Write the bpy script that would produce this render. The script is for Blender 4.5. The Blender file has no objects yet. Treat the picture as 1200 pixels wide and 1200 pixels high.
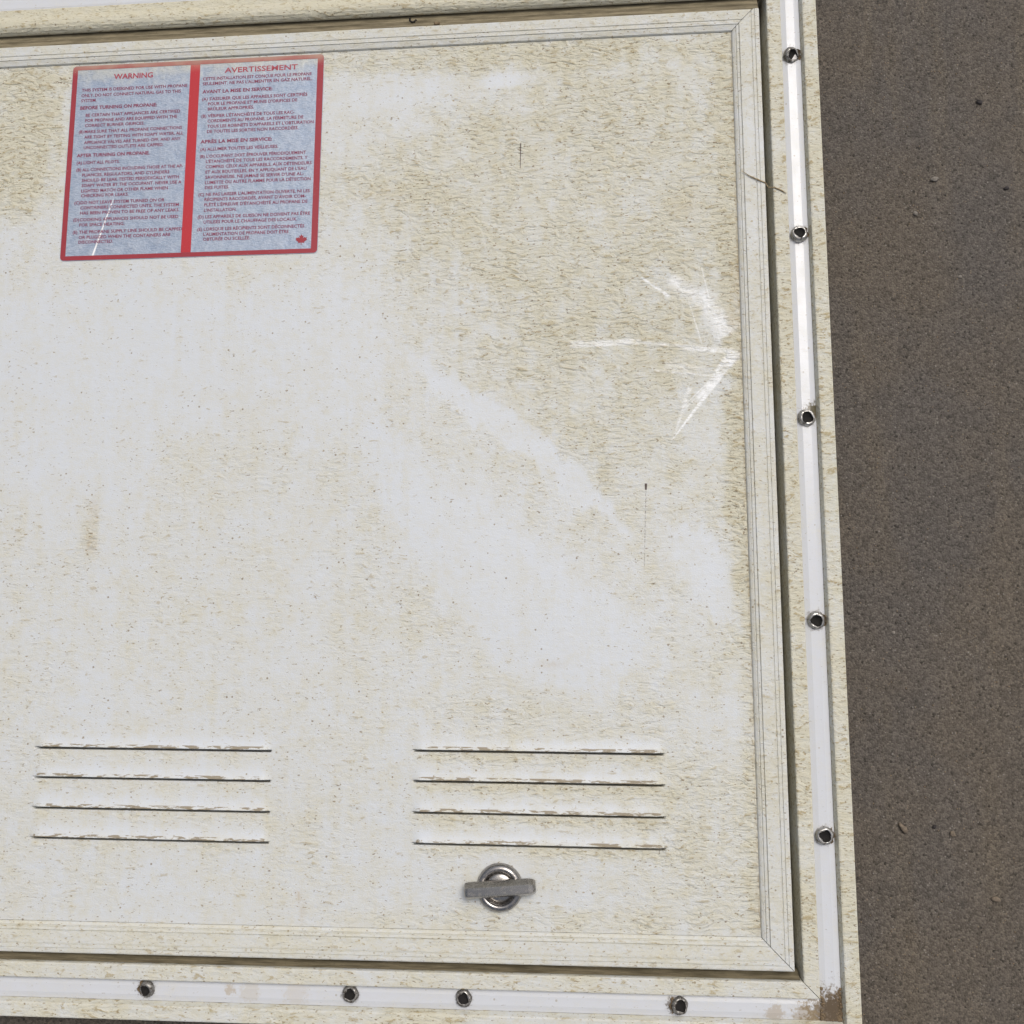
import bpy, bmesh, math, random
import numpy as np
from mathutils import Vector, Matrix

random.seed(7)
rng = np.random.default_rng(11)
MM = 0.001
Z0 = 30.0            # height of the door skin above the ground, millimetres
sc = bpy.context.scene
COL = sc.collection

# ------------------------------------------------------------------ camera
cam_d = bpy.data.cameras.new("camera")
cam = bpy.data.objects.new("camera", cam_d)
COL.objects.link(cam)
sc.camera = cam
cam_d.sensor_fit = 'HORIZONTAL'
cam_d.sensor_width = 36.0
cam_d.lens = 36.0 * 1118.0 / 1200.0
cam_d.clip_start = 0.01
cam_d.clip_end = 200.0
ax = Vector((0.99684162, -0.01138846, -0.07859442))
ay = Vector((-0.00116501, -0.99165482, 0.12891608))
az = ax.cross(ay).normalized()
ay = az.cross(ax).normalized()
# columns are the camera's right, up and backward directions in the world
right = Vector((ax.x, ay.x, az.x))
up = -Vector((ax.y, ay.y, az.y))
back = -Vector((ax.z, ay.z, az.z))
M = Matrix.Identity(4)
for i in range(3):
    M[i][0] = right[i]; M[i][1] = up[i]; M[i][2] = back[i]
M.translation = Vector((0.03778348, -0.06197512, 0.47522883 + Z0 * MM))
cam.matrix_world = M

# ------------------------------------------------------------------ light: bright hazy daylight
world = bpy.data.worlds.new("World")
sc.world = world
world.use_nodes = True
wn = world.node_tree.nodes
wl = world.node_tree.links
sky = wn.new('ShaderNodeTexSky')
sky.sky_type = 'NISHITA'
sky.sun_disc = False
SUN_EL, SUN_AZ = 61.0, 33.0        # azimuth measured from +Y towards +X
sky.sun_elevation = math.radians(SUN_EL)
sky.sun_rotation = math.radians(SUN_AZ)
sky.air_density = 1.0
sky.dust_density = 6.0
sky.ozone_density = 1.0
bgn = wn['Background']
bgn.inputs['Strength'].default_value = 0.11
hs = wn.new('ShaderNodeHueSaturation')          # thin white haze: the whole sky is paler than clear blue
hs.inputs['Saturation'].default_value = 0.5
wl.new(sky.outputs[0], hs.inputs['Color'])
wl.new(hs.outputs[0], bgn.inputs['Color'])

sun_d = bpy.data.lights.new("sun", 'SUN')
sun_d.energy = 1.4
sun_d.angle = math.radians(26)
sun_d.color = (1.0, 0.94, 0.85)
sun = bpy.data.objects.new("sun", sun_d)
COL.objects.link(sun)
a, e = math.radians(SUN_AZ), math.radians(SUN_EL)
to_sun = Vector((math.sin(a) * math.cos(e), math.cos(a) * math.cos(e), math.sin(e)))
sun.rotation_euler = (-to_sun).to_track_quat('-Z', 'Y').to_euler()
sun.location = to_sun * 3

sc.view_settings.view_transform = 'Standard'
sc.view_settings.look = 'None'
sc.view_settings.gamma = 1.0
sc.view_settings.use_curve_mapping = False
sc.view_settings.exposure = -0.08
sc.render.resolution_x = 1024
sc.render.resolution_y = 1024


# ------------------------------------------------------------------ node helpers
class NT:
    def __init__(self, name):
        self.m = bpy.data.materials.new(name)
        self.m.use_nodes = True
        self.t = self.m.node_tree
        self.bsdf = self.t.nodes['Principled BSDF']

    def put(self, node, key, v):
        s = node.inputs[key]
        if isinstance(v, bpy.types.NodeSocket):
            self.t.links.new(v, s)
        elif v is not None:
            if s.type == 'RGBA' and len(v) == 3:
                v = (*v, 1)
            s.default_value = v

    def set(self, key, v):
        self.put(self.bsdf, key, v)

    def n(self, typ, **kw):
        nd = self.t.nodes.new(typ)
        for k, v in kw.items():
            setattr(nd, k, v)
        return nd

    def mm(self):
        """object coordinates in millimetres"""
        tc = self.n('ShaderNodeTexCoord')
        v = self.n('ShaderNodeVectorMath', operation='SCALE')
        self.put(v, 0, tc.outputs['Object'])
        v.inputs['Scale'].default_value = 1000
        return v.outputs[0]

    def math(self, op, a, b=None, c=None, clamp=False):
        nd = self.n('ShaderNodeMath', operation=op, use_clamp=clamp)
        self.put(nd, 0, a)
        if b is not None: self.put(nd, 1, b)
        if c is not None: self.put(nd, 2, c)
        return nd.outputs[0]

    def mapv(self, vec, scale=(1, 1, 1), rot=(0, 0, 0), loc=(0, 0, 0)):
        nd = self.n('ShaderNodeMapping')
        self.put(nd, 'Vector', vec)
        nd.inputs['Scale'].default_value = scale
        nd.inputs['Rotation'].default_value = rot
        nd.inputs['Location'].default_value = loc
        return nd.outputs[0]

    def noise(self, vec, scale, detail=4, rough=0.55, dist=0.0, color=False):
        nd = self.n('ShaderNodeTexNoise')
        self.put(nd, 'Vector', vec)
        nd.inputs['Scale'].default_value = scale
        nd.inputs['Detail'].default_value = detail
        nd.inputs['Roughness'].default_value = rough
        nd.inputs['Distortion'].default_value = dist
        return nd.outputs['Color' if color else 'Fac']

    def voro(self, vec, scale, feature='F1', out='Distance', rnd=1.0):
        nd = self.n('ShaderNodeTexVoronoi', feature=feature)
        self.put(nd, 'Vector', vec)
        nd.inputs['Scale'].default_value = scale
        nd.inputs['Randomness'].default_value = rnd
        return nd.outputs[out]

    def step(self, v, lo, hi, to0=0.0, to1=1.0):
        nd = self.n('ShaderNodeMapRange', interpolation_type='SMOOTHSTEP')
        self.put(nd, 'Value', v)
        self.put(nd, 'From Min', lo); self.put(nd, 'From Max', hi)
        self.put(nd, 'To Min', to0); self.put(nd, 'To Max', to1)
        return nd.outputs[0]

    def mix(self, f, a, b):
        nd = self.n('ShaderNodeMix', data_type='RGBA')
        self.put(nd, 0, f)
        self.put(nd, 6, a); self.put(nd, 7, b)
        return nd.outputs[2]

    def attr(self, name):
        nd = self.n('ShaderNodeAttribute', attribute_name=name)
        s = self.n('ShaderNodeSeparateColor')
        self.t.links.new(nd.outputs['Color'], s.inputs[0])
        return s.outputs

    def sep(self, vec):
        s = self.n('ShaderNodeSeparateXYZ')
        self.put(s, 0, vec)
        return s.outputs

    def seg(self, vec, p0, p1, r0, r1, soft):
        """mask of a tapered stroke between two points of the surface (mm)"""
        d = Vector((p1[0] - p0[0], p1[1] - p0[1], 0))
        L = d.length; d /= L
        o = self.n('ShaderNodeVectorMath', operation='SUBTRACT')
        self.put(o, 0, vec); o.inputs[1].default_value = (p0[0], p0[1], 0)
        u = self.n('ShaderNodeVectorMath', operation='DOT_PRODUCT')
        self.put(u, 0, o.outputs[0]); u.inputs[1].default_value = d
        v = self.n('ShaderNodeVectorMath', operation='DOT_PRODUCT')
        self.put(v, 0, o.outputs[0]); v.inputs[1].default_value = (-d.y, d.x, 0)
        t = self.math('DIVIDE', u.outputs['Value'], L)
        rad = self.math('MULTIPLY_ADD', t, r1 - r0, r0)
        dist = self.math('SUBTRACT', self.math('ABSOLUTE', v.outputs['Value']), rad)
        a = self.step(dist, -soft, soft, 1, 0)
        b = self.step(t, -0.06, 0.04)
        c = self.step(t, 0.94, 1.06, 1, 0)
        return self.math('MULTIPLY', a, self.math('MULTIPLY', b, c))

    def bump(self, h, strength, dist):
        nd = self.n('ShaderNodeBump')
        self.put(nd, 'Height', h)
        nd.inputs['Strength'].default_value = strength
        nd.inputs['Distance'].default_value = dist
        return nd.outputs[0]


CLEAN = (0.60, 0.632, 0.674)
FILM = (0.582, 0.564, 0.458)
FILM2 = (0.555, 0.515, 0.372)
CRUST = (0.36, 0.285, 0.145)
SPECK = (0.16, 0.11, 0.06)


def crusty(k, P, D, ang=0.3, clean=CLEAN, speck=1.0, crust=1.0, gloss=0.42):
    """weathered white paint: film of dust, wrinkled crust and specks; D is how dirty"""
    big = k.noise(P, 0.055, 4, 0.65)
    mid = k.noise(P, 0.22, 3, 0.6)
    grain = k.noise(P, 1.6, 2, 0.6)
    f = k.math('ADD', D, k.math('MULTIPLY', k.math('SUBTRACT', big, 0.5), 0.6))
    f = k.math('ADD', f, k.math('MULTIPLY', k.math('SUBTRACT', mid, 0.5), 0.5))
    f = k.math('ADD', f, k.math('MULTIPLY', k.math('SUBTRACT', grain, 0.5), 0.9))
    film = k.step(f, -0.15, 1.0)
    # wrinkles: stretched and warped noise, thin bands of it
    W = k.mapv(P, (0.30, 0.72, 1), (0, 0, -ang))
    wob = k.noise(P, 0.07, 1, 0.5, color=True)
    wv = k.n('ShaderNodeVectorMath', operation='MULTIPLY_ADD')
    k.put(wv, 0, wob); wv.inputs[1].default_value = (3.0, 3.5, 0); k.put(wv, 2, W)
    w1 = k.noise(wv.outputs[0], 0.6, 2, 0.55, 0.35)
    th = k.math('MULTIPLY_ADD', D, -0.15, 0.69)
    c1 = k.step(w1, th, k.math('ADD', th, 0.10))
    rid = k.math('SUBTRACT', 1.0, k.math('MULTIPLY', k.math('ABSOLUTE', k.math('SUBTRACT', w1, 0.53)), 26), clamp=True)
    patch = k.step(k.math('ADD', D, k.math('MULTIPLY', k.math('SUBTRACT', mid, 0.5), 1.6)), 0.45, 0.95)
    c2 = k.math('MULTIPLY', rid, patch)
    cr = k.math('MAXIMUM', k.math('MULTIPLY', c1, 0.52), k.math("MULTIPLY", c2, 0.10))
    cr = k.math('MULTIPLY', k.math('MULTIPLY', cr, k.step(grain, 0.3, 0.55, 0.45, 1.0)), crust, clamp=True)
    # specks and short flakes
    F1 = k.mapv(P, (0.45, 1, 1), (0, 0, -0.35))
    fl = k.noise(F1, 1.15, 2, 0.5)
    tf = k.math('MULTIPLY_ADD', D, -0.10, 0.705)
    s1 = k.step(fl, tf, k.math('ADD', tf, 0.035))
    vd = k.voro(P, 0.34)
    vc = k.sep(k.voro(P, 0.34, out='Color'))
    rad = k.math('MULTIPLY', k.math('POWER', vc[0], 3.0), 0.19)
    s2 = k.step(k.math('SUBTRACT', vd, rad), -0.03, 0.03, 1, 0)
    s2 = k.math('MULTIPLY', s2, k.step(vc[1], k.math('MULTIPLY_ADD', D, -0.5, 0.55), k.math('MULTIPLY_ADD', D, -0.5, 0.65)))
    sp = k.math('MULTIPLY', k.math('MAXIMUM', s1, s2), speck, clamp=True)
    col = k.mix(k.math('MULTIPLY', film, 0.9), clean, k.mix(mid, FILM, FILM2))
    col = k.mix(cr, col, CRUST)
    col = k.mix(k.math('MULTIPLY', sp, 0.75), col, k.mix(vc[2], SPECK, CRUST))
    wr = k.step(D, 0.22, 0.85, 0.15, 2.6)
    h = k.math('ADD', k.math('MULTIPLY', k.math('SUBTRACT', w1, 0.5), wr), k.math('MULTIPLY', grain, k.math('MULTIPLY_ADD', D, 0.4, 0.08)))
    rough = k.math('MULTIPLY_ADD', film, 0.78 - gloss, gloss)
    return col, h, rough, film


def m_panel():
    k = NT('weathered_white_panel')
    P = k.mm()
    A = k.attr('dirt')
    D, lip = A[0], A[1]
    col, h, rough, film = crusty(k, P, D)
    # scraped clean marks near the right edge and rubbed streaks
    rub = None
    brk = k.math('MULTIPLY', k.step(k.noise(k.mapv(P, (0.5, 1.6, 1), (0, 0, 0.2)), 0.8, 3, 0.7), 0.25, 0.55), k.step(k.noise(P, 0.16, 3, 0.7), 0.30, 0.58, 0.45, 1.0))
    for p0, p1, r0, r1, so, amt in (
            ((114.5, 79.5), (81, 36), 1.5, 0.3, 0.5, 1.0),
            ((113.5, 80), (92, 54), 3.6, 0.6, 1.0, 0.85),
            ((111, 76), (86, 52), 0.5, 0.2, 0.4, 0.8),
            ((90, 62), (82, 38), 1.2, 0.4, 0.9, 0.6),
            ((96, 60), (86, 50), 0.5, 0.3, 0.4, 0.6),
            ((66, 86.6), (114, 81), 0.7, 0.9, 0.6, 0.6),
            ((88, 83.0), (114, 80), 1.0, 1.0, 0.9, 0.8),
            ((30, 86.3), (66, 87), 1.9, 1.4, 0.5, 0.62),
            ((74, 71.5), (104, 68), 0.6, 0.4, 0.6, 0.7),
            ((78, 74), (104, 71), 2.2, 0.6, 1.4, 0.4),
            ((67, 121), (81, 110.3), 0.5, 0.9, 0.5, 0.95),
            ((82, 120), (102, 104), 2.5, 4.0, 3.0, 0.75),
            ((96, 112), (111, 90), 3.0, 5.0, 4.0, 0.85),
            ((98, 124), (106, 84), 0.3, 0.4, 0.4, 0.7),
            ((88, 118), (97, 84), 0.25, 0.3, 0.35, 0.6)):
        s = k.math('MULTIPLY', k.seg(P, p0, p1, r0, r1, so), amt)
        rub = s if rub is None else k.math('MAXIMUM', rub, s)
    rub = k.math('MULTIPLY', rub, brk)
    col = k.mix(rub, col, (0.84, 0.855, 0.87))
    rough = k.math('MULTIPLY_ADD', rub, -0.25, rough)
    # dark scratches
    dots = k.step(k.noise(k.mapv(P, (0.9, 0.5, 1)), 1.4, 2, 0.6), 0.42, 0.55)
    sc_ = None
    for p0, p1, r0, r1, amt in (((4.8, 197), (4.6, 183), 0.34, 0.16, 0.9),
                                ((3.8, 192), (7.0, 188.5), 0.12, 0.1, 0.5),
                                ((67.2, 13.6), (67.1, 10.4), 0.6, 0.45, 1.0),
                                ((67.1, 10), (65.6, -29), 0.24, 0.1, 0.7),
                                ((-108, -222), (-108, -190), 0.1, 0.1, 0.0)):
        s = k.math('MULTIPLY', k.seg(P, p0, p1, r0, r1, 0.22), amt)
        s = k.math('MULTIPLY', s, dots) if r0 < 0.3 else s
        sc_ = s if sc_ is None else k.math('MAXIMUM', sc_, s)
    col = k.mix(sc_, col, (0.07, 0.045, 0.04))
    # paint worn off along the lips of the louvres
    ch = k.step(k.noise(k.mapv(P, (0.22, 1.0, 1)), 0.75, 3, 0.6), 0.49, 0.54)
    ch = k.math('MULTIPLY', ch, k.step(lip, 0.35, 0.6))
    col = k.mix(k.math('MULTIPLY', ch, 0.9), col, (0.25, 0.205, 0.14))
    px = k.sep(P)[0]
    seam = k.math('MULTIPLY', k.step(px, 114.2, 116.6), k.step(k.noise(k.mapv(P, (1.4, 0.35, 1)), 0.6, 3, 0.7), 0.42, 0.62))
    col = k.mix(k.math('MULTIPLY', seam, 0.6), col, (0.30, 0.24, 0.15))
    stain = A[2]
    col = k.mix(k.math('MULTIPLY', stain, k.step(k.noise(P, 0.5, 4, 0.7), 0.35, 0.65, 0.3, 1.0)), col, (0.42, 0.31, 0.15))
    k.set('Base Color', col)
    k.set('Roughness', rough)
    k.set('Specular IOR Level', 0.4)
    k.set('Normal', k.bump(h, 0.85, 0.0009))
    return k.m


def m_trim(name, level, ang, clean=CLEAN, speck=1.0, stains=(), crust=1.0, gloss=0.42, vary=0.7):
    k = NT(name)
    P = k.mm()
    var = k.noise(P, 0.035, 3, 0.6)
    D = k.math('ADD', level, k.math('MULTIPLY', k.math('SUBTRACT', var, 0.5), vary), clamp=True)
    col, h, rough, film = crusty(k, P, D, ang, clean, speck, crust, gloss)
    for (x, y, r, amt, c) in stains:
        o = k.n('ShaderNodeVectorMath', operation='DISTANCE')
        pz = k.n('ShaderNodeVectorMath', operation='MULTIPLY')
        k.put(pz, 0, P); pz.inputs[1].default_value = (1, 1, 0)
        k.put(o, 0, pz.outputs[0]); o.inputs[1].default_value = (x, y, 0)
        nn = k.math('MULTIPLY_ADD', k.math('SUBTRACT', k.noise(P, 0.5, 5, 0.75), 0.5), r * 2.6, o.outputs['Value'])
        s = k.math('MULTIPLY', k.step(nn, r * 0.55, r * 1.05, 1, 0), amt)
        col = k.mix(s, col, c)
    k.set('Base Color', col)
    k.set('Roughness', rough)
    k.set('Specular IOR Level', 0.4)
    k.set('Normal', k.bump(h, 0.7, 0.0006))
    return k.m


def m_metal(name, col, rough, dirt=0.4, dcol=(0.16, 0.13, 0.10), metallic=1.0):
    k = NT(name)
    P = k.mm()
    n1 = k.noise(P, 0.6, 5, 0.65)
    n2 = k.noise(P, 3.0, 3, 0.6)
    d = k.step(k.math('ADD', n1, k.math('MULTIPLY', k.math('SUBTRACT', n2, 0.5), 0.5)), 0.62 - dirt * 0.4, 0.9 - dirt * 0.4)
    k.set('Base Color', k.mix(d, col, dcol))
    k.set('Metallic', k.math('MULTIPLY', k.math('SUBTRACT', 1.0, d), metallic))
    k.set('Roughness', k.math('MULTIPLY_ADD', d, 0.4, rough))
    k.set('Normal', k.bump(n2, 0.12, 0.00012))
    return k.m


def m_plain(name, c1, c2, scale, rough=0.9, bump=0.3):
    k = NT(name)
    P = k.mm()
    n1 = k.noise(P, scale, 6, 0.65)
    k.set('Base Color', k.mix(k.step(n1, 0.3, 0.7), c1, c2))
    k.set('Roughness', rough)
    k.set('Normal', k.bump(n1, bump, 0.0005))
    return k.m


def m_streak():
    k = NT('grimy_shaded_hinge_paint')  # grime plus the shade of hinge trough and lower gap, both in the colour
    P = k.mm()
    n1 = k.noise(k.mapv(P, (0.12, 1, 1)), 0.5, 4, 0.6)
    n2 = k.noise(P, 0.5, 4, 0.7)
    c = k.mix(k.step(n1, 0.3, 0.7), (0.12, 0.10, 0.06), (0.26, 0.22, 0.14))
    c = k.mix(k.math('MULTIPLY', k.step(n2, 0.55, 0.75), 0.6), c, (0.10, 0.08, 0.05))
    k.set('Base Color', c)
    k.set('Roughness', 0.85)
    k.set('Normal', k.bump(n2, 0.4, 0.0006))
    return k.m


def m_foil():
    k = NT('silver_foil_film')
    P = k.mm()
    n1 = k.noise(P, 0.16, 3, 0.6)
    n2 = k.noise(k.mapv(P, (0.6, 1.9, 1), (0, 0, 0.5)), 0.9, 4, 0.72)
    sp = k.step(k.noise(P, 2.2, 2, 0.6), 0.66, 0.72)
    wear = k.step(k.math('ADD', k.math('MULTIPLY', n1, 0.5), n2), 0.45, 1.05)
    col = k.mix(wear, (0.265, 0.33, 0.45), (0.44, 0.49, 0.57))
    col = k.mix(k.math('MULTIPLY', sp, 0.5), col, (0.7, 0.72, 0.75))
    # dusty upper edge
    y = k.sep(P)[1]
    dust = k.math('MULTIPLY', k.step(k.math('ADD', y, k.math('MULTIPLY', n1, 22)), 250, 266), 0.6)
    col = k.mix(dust, col, FILM)
    crease = k.seg(P, (-218, 174), (-228, 142), 0.25, 0.55, 0.2)
    col = k.mix(crease, col, (0.85, 0.85, 0.86))
    k.set('Base Color', col)
    k.set('Metallic', k.math('MULTIPLY_ADD', wear, -0.3, 0.45))
    k.set('Roughness', k.math('MULTIPLY_ADD', n2, 0.3, 0.3))
    k.set('Normal', k.bump(k.math('ADD', n1, k.math('MULTIPLY', n2, 0.4)), 0.5, 0.0012))
    return k.m


def m_ink(name, c1, c2, alpha_lo, alpha_hi):
    """print worn away in spots: the foil or dust shows through"""
    k = NT(name)
    P = k.mm()
    n = k.noise(P, 1.8, 3, 0.65)
    w = k.step(n, alpha_lo, alpha_hi)
    big = k.noise(P, 0.05, 3, 0.6)
    y = k.sep(P)[1]
    dust = k.math('MULTIPLY', k.step(k.math('ADD', y, k.math('MULTIPLY', big, 14)), 253, 262), 0.45)
    col = k.mix(big, c1, c2)
    col = k.mix(w, col, (0.55, 0.53, 0.55))
    col = k.mix(dust, col, FILM2)
    k.set('Base Color', col)
    k.set('Roughness', 0.55)
    return k.m


def m_asphalt():
    k = NT('worn_brown_asphalt')
    P = k.mm()
    vc = k.sep(k.voro(P, 0.95, out='Color'))
    vd = k.voro(P, 0.95)
    fine = k.noise(P, 1.1, 3, 0.8)
    mid = k.noise(P, 0.09, 3, 0.6)
    big = k.noise(P, 0.011, 3, 0.55)
    streak = k.noise(k.mapv(P, (1, 0.12, 1)), 0.045, 4, 0.6)
    c = k.mix(k.step(big, 0.38, 0.62), (0.088, 0.078, 0.069), (0.097, 0.082, 0.066))
    c = k.mix(k.math('MULTIPLY', k.step(streak, 0.5, 0.75), 0.55), c, (0.115, 0.095, 0.07))
    c = k.mix(k.math('MULTIPLY', k.step(mid, 0.5, 0.8), 0.4), c, (0.125, 0.108, 0.09))
    c = k.mix(k.math('MULTIPLY', k.step(mid, 0.25, 0.45, 1, 0), 0.3), c, (0.055, 0.05, 0.046))
    lum = k.math('ADD', k.math('MULTIPLY', vc[0], 0.62), k.math('MULTIPLY', fine, 1.15))
    lum = k.math('SUBTRACT', lum, k.math('MULTIPLY', k.step(vc[2], 0.88, 0.93), 0.24))
    lum = k.math('MULTIPLY_ADD', lum, 1.30, 0.05)
    mul = k.n('ShaderNodeVectorMath', operation='SCALE')
    k.put(mul, 0, c); k.put(mul, 'Scale', lum)
    c = mul.outputs[0]
    stone = k.math('MULTIPLY', k.step(vc[1], 0.93, 0.96), k.step(vd, 0.25, 0.5, 1, 0))
    c = k.mix(k.math('MULTIPLY', stone, 0.55), c, k.mix(vc[2], (0.30, 0.28, 0.26), (0.25, 0.18, 0.11)))
    k.set('Base Color', c)
    k.set('Roughness', 0.85)
    k.set('Specular IOR Level', 0.3)
    h = k.math('SUBTRACT', k.math('MULTIPLY', fine, 1.0), k.math('MULTIPLY', vd, 0.8))
    k.set('Normal', k.bump(h, 0.7, 0.0008))
    return k.m


MUD = (0.20, 0.145, 0.085)
CHSTAIN = ((148, -237, 15, 0.9, (0.17, 0.125, 0.075)), (151, -234, 9, 0.95, (0.11, 0.08, 0.05)), (136, -237, 7, 0.5, (0.33, 0.25, 0.14)), (122, -236, 5, 0.5, (0.36, 0.27, 0.15)),
           (-128, -233, 6, 0.25, (0.45, 0.36, 0.2)), (-105, -233, 7, 0.2, (0.48, 0.38, 0.22)),
           (-138, -232, 3, 0.5, (0.4, 0.3, 0.16)),
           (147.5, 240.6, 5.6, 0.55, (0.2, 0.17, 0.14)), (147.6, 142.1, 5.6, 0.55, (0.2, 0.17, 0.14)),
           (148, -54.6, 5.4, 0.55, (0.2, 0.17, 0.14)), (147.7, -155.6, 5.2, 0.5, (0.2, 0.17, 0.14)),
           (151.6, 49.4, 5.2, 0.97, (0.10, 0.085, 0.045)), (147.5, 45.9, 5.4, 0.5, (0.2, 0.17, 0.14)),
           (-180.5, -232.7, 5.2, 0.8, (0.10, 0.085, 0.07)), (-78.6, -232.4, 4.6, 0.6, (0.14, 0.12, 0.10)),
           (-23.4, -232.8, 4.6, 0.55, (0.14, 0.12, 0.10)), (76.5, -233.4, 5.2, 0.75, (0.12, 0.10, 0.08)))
MAT_PANEL = m_panel()
MAT_RAIL_V = m_trim('weathered_trim_upright', 0.50, 0.7)
MAT_RAIL_H = m_trim('weathered_trim_level', 0.52, 0.15)
MAT_FRAME_V = m_trim('weathered_frame_upright', 0.78, 0.6, CLEAN, 1.2, (), 1.5, 0.42, 1.3)
MAT_FRAME_H = m_trim('weathered_frame_level', 0.58, 0.1, CLEAN, 1.2, (), 1.4, 0.42, 1.3)
MAT_CHAN = m_trim('clean_white_channel', -0.12, 0.3, (0.60, 0.62, 0.66), 0.6, CHSTAIN, 0.4, 0.16)
MAT_HINGE = m_streak()
MAT_LIP = m_trim('grimy_rolled_lip', 0.72, 0.1, (0.56, 0.54, 0.46), 1.2, (), 1.3)
MAT_SEAL = m_plain('dusty_rubber_seal', (0.05, 0.048, 0.04), (0.10, 0.09, 0.065), 0.5)
MAT_CORE = m_plain('grey_door_core', (0.16, 0.15, 0.13), (0.22, 0.2, 0.17), 0.3)
MAT_DARK = m_plain('black_clip_and_recess_shade', (0.006, 0.005, 0.005), (0.014, 0.012, 0.01), 0.5)  # near-black: shade of the shallow screw recesses as colour, and the clip's own black
MAT_FOIL = m_foil()
MAT_RED = m_ink('faded_red_print', (0.33, 0.03, 0.045), (0.28, 0.024, 0.035), 0.66, 0.78)
MAT_RED2 = m_ink('bright_red_print', (0.47, 0.022, 0.032), (0.42, 0.02, 0.03), 0.68, 0.78)
MAT_TEXT = m_ink('maroon_lettering', (0.26, 0.03, 0.075), (0.19, 0.03, 0.075), 0.62, 0.82)
MAT_HEAD = m_ink('red_heading', (0.40, 0.05, 0.075), (0.33, 0.05, 0.08), 0.62, 0.78)
MAT_LATCH = m_metal('dull_chrome', (0.36, 0.345, 0.335), 0.24, 0.30, (0.10, 0.085, 0.07))
MAT_BAR = m_metal('dull_cast_metal', (0.42, 0.405, 0.385), 0.27, 0.22, (0.14, 0.125, 0.11))
MAT_SCREW = m_metal('zinc_screw', (0.52, 0.51, 0.49), 0.3, 0.46, (0.07, 0.055, 0.042))
MAT_SCREW_D = m_metal('grimy_screw', (0.40, 0.39, 0.37), 0.4, 0.62, (0.06, 0.05, 0.04))
MAT_ASPH = m_asphalt()
MAT_PEB = [m_plain('pebble_pale', (0.26, 0.235, 0.205), (0.15, 0.135, 0.115), 0.8),
           m_plain('pebble_tan', (0.22, 0.175, 0.125), (0.13, 0.105, 0.08), 0.8),
           m_plain('pebble_dark', (0.045, 0.04, 0.04), (0.025, 0.02, 0.02), 0.8)]
MAT_GRIT = m_plain('loose_grit', (0.13, 0.115, 0.1), (0.06, 0.052, 0.046), 0.25)
MAT_STEM = m_plain('dry_brown_stem', (0.42, 0.33, 0.2), (0.25, 0.18, 0.1), 0.7)
MAT_MUDB = m_plain('dried_mud', (0.22, 0.16, 0.095), (0.12, 0.085, 0.05), 0.5, 0.95, 0.9)


# ------------------------------------------------------------------ mesh helpers (millimetres in, metres out)
def mesh_obj(name, V, F, mat, parent=None, smooth=False, mats=None, fm=None):
    me = bpy.data.meshes.new(name)
    V = np.asarray(V, float).copy()
    me.from_pydata([tuple(v) for v in V * MM], [], F)
    me.validate()
    for mm_ in ([mat] if mats is None else mats):
        me.materials.append(mm_)
    if fm is not None:
        me.polygons.foreach_set('material_index', fm)
    if smooth:
        me.polygons.foreach_set('use_smooth', [True] * len(me.polygons))
    me.update()
    o = bpy.data.objects.new(name, me)
    COL.objects.link(o)
    if parent:
        adopt(o, parent)
    return o


def world_loc(o):
    p = o.location.copy()
    while o.parent:
        o = o.parent
        p += o.location
    return p


def adopt(o, parent):
    """parent without moving: every empty and part here is unrotated"""
    w = o.location.copy()
    o.parent = parent
    o.location = w - world_loc(parent)


def thing(name, label, cat, loc, group=None):
    o = bpy.data.objects.new(name, None)
    o.empty_display_size = 0.02
    COL.objects.link(o)
    o.location = Vector(loc) * MM
    tag(o, label, cat, group)
    return o


def tag(o, label, cat, group=None):
    o['label'] = label
    o['category'] = cat
    if group:
        o['group'] = group


def extrude(name, pts, place, a0, a1, miter, mat, parent, n=1, cap=True, wob=0.0):
    """profile pts (s, z) swept along a rail; place(s, along, z) -> xyz;
    a0(s), a1(s) give the mitred ends"""
    V, F = [], []
    m = len(pts)
    for j in range(n + 1):
        t = j / n
        for (s, z) in pts:
            a_ = a0(s) * (1 - t) + a1(s) * t
            dz = wob * math.sin(a_ * 0.021 + 1.3) if z > -5 else 0
            V.append(place(s, a_, z + Z0 + dz))
    for j in range(n):
        for i in range(m):
            i2 = (i + 1) % m
            F.append((j * m + i, j * m + i2, (j + 1) * m + i2, (j + 1) * m + i))
    if cap:
        F.append(tuple(range(m))[::-1])
        F.append(tuple(n * m + i for i in range(m)))
    o = mesh_obj(name, V, F, mat, parent)
    bm = bmesh.new(); bm.from_mesh(o.data)
    bmesh.ops.recalc_face_normals(bm, faces=bm.faces)
    bm.to_mesh(o.data); bm.free()
    return o


# ------------------------------------------------------------------ layout of the hatch (mm, door skin = z 0)
PX0, PX1, PY0, PY1 = -294.0, 116.6, -201.6, 254.6      # visible skin inside the trim
RW = 14.4                                              # trim width
FI_R, FI_B, FI_L, FI_T = 135.1, -221.0, PX0 - RW - 4.0, 274.6   # opening of the frame
FT = 25.7                                              # frame width

# ------------------------------------------------------------------ ground
g = bmesh.new()
bmesh.ops.create_grid(g, x_segments=8, y_segments=8, size=10.0)
me = bpy.data.meshes.new('asphalt_ground')
g.to_mesh(me); g.free()
me.materials.append(MAT_ASPH)
ground = bpy.data.objects.new('asphalt_ground', me)
COL.objects.link(ground)
ground['kind'] = 'structure'

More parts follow.
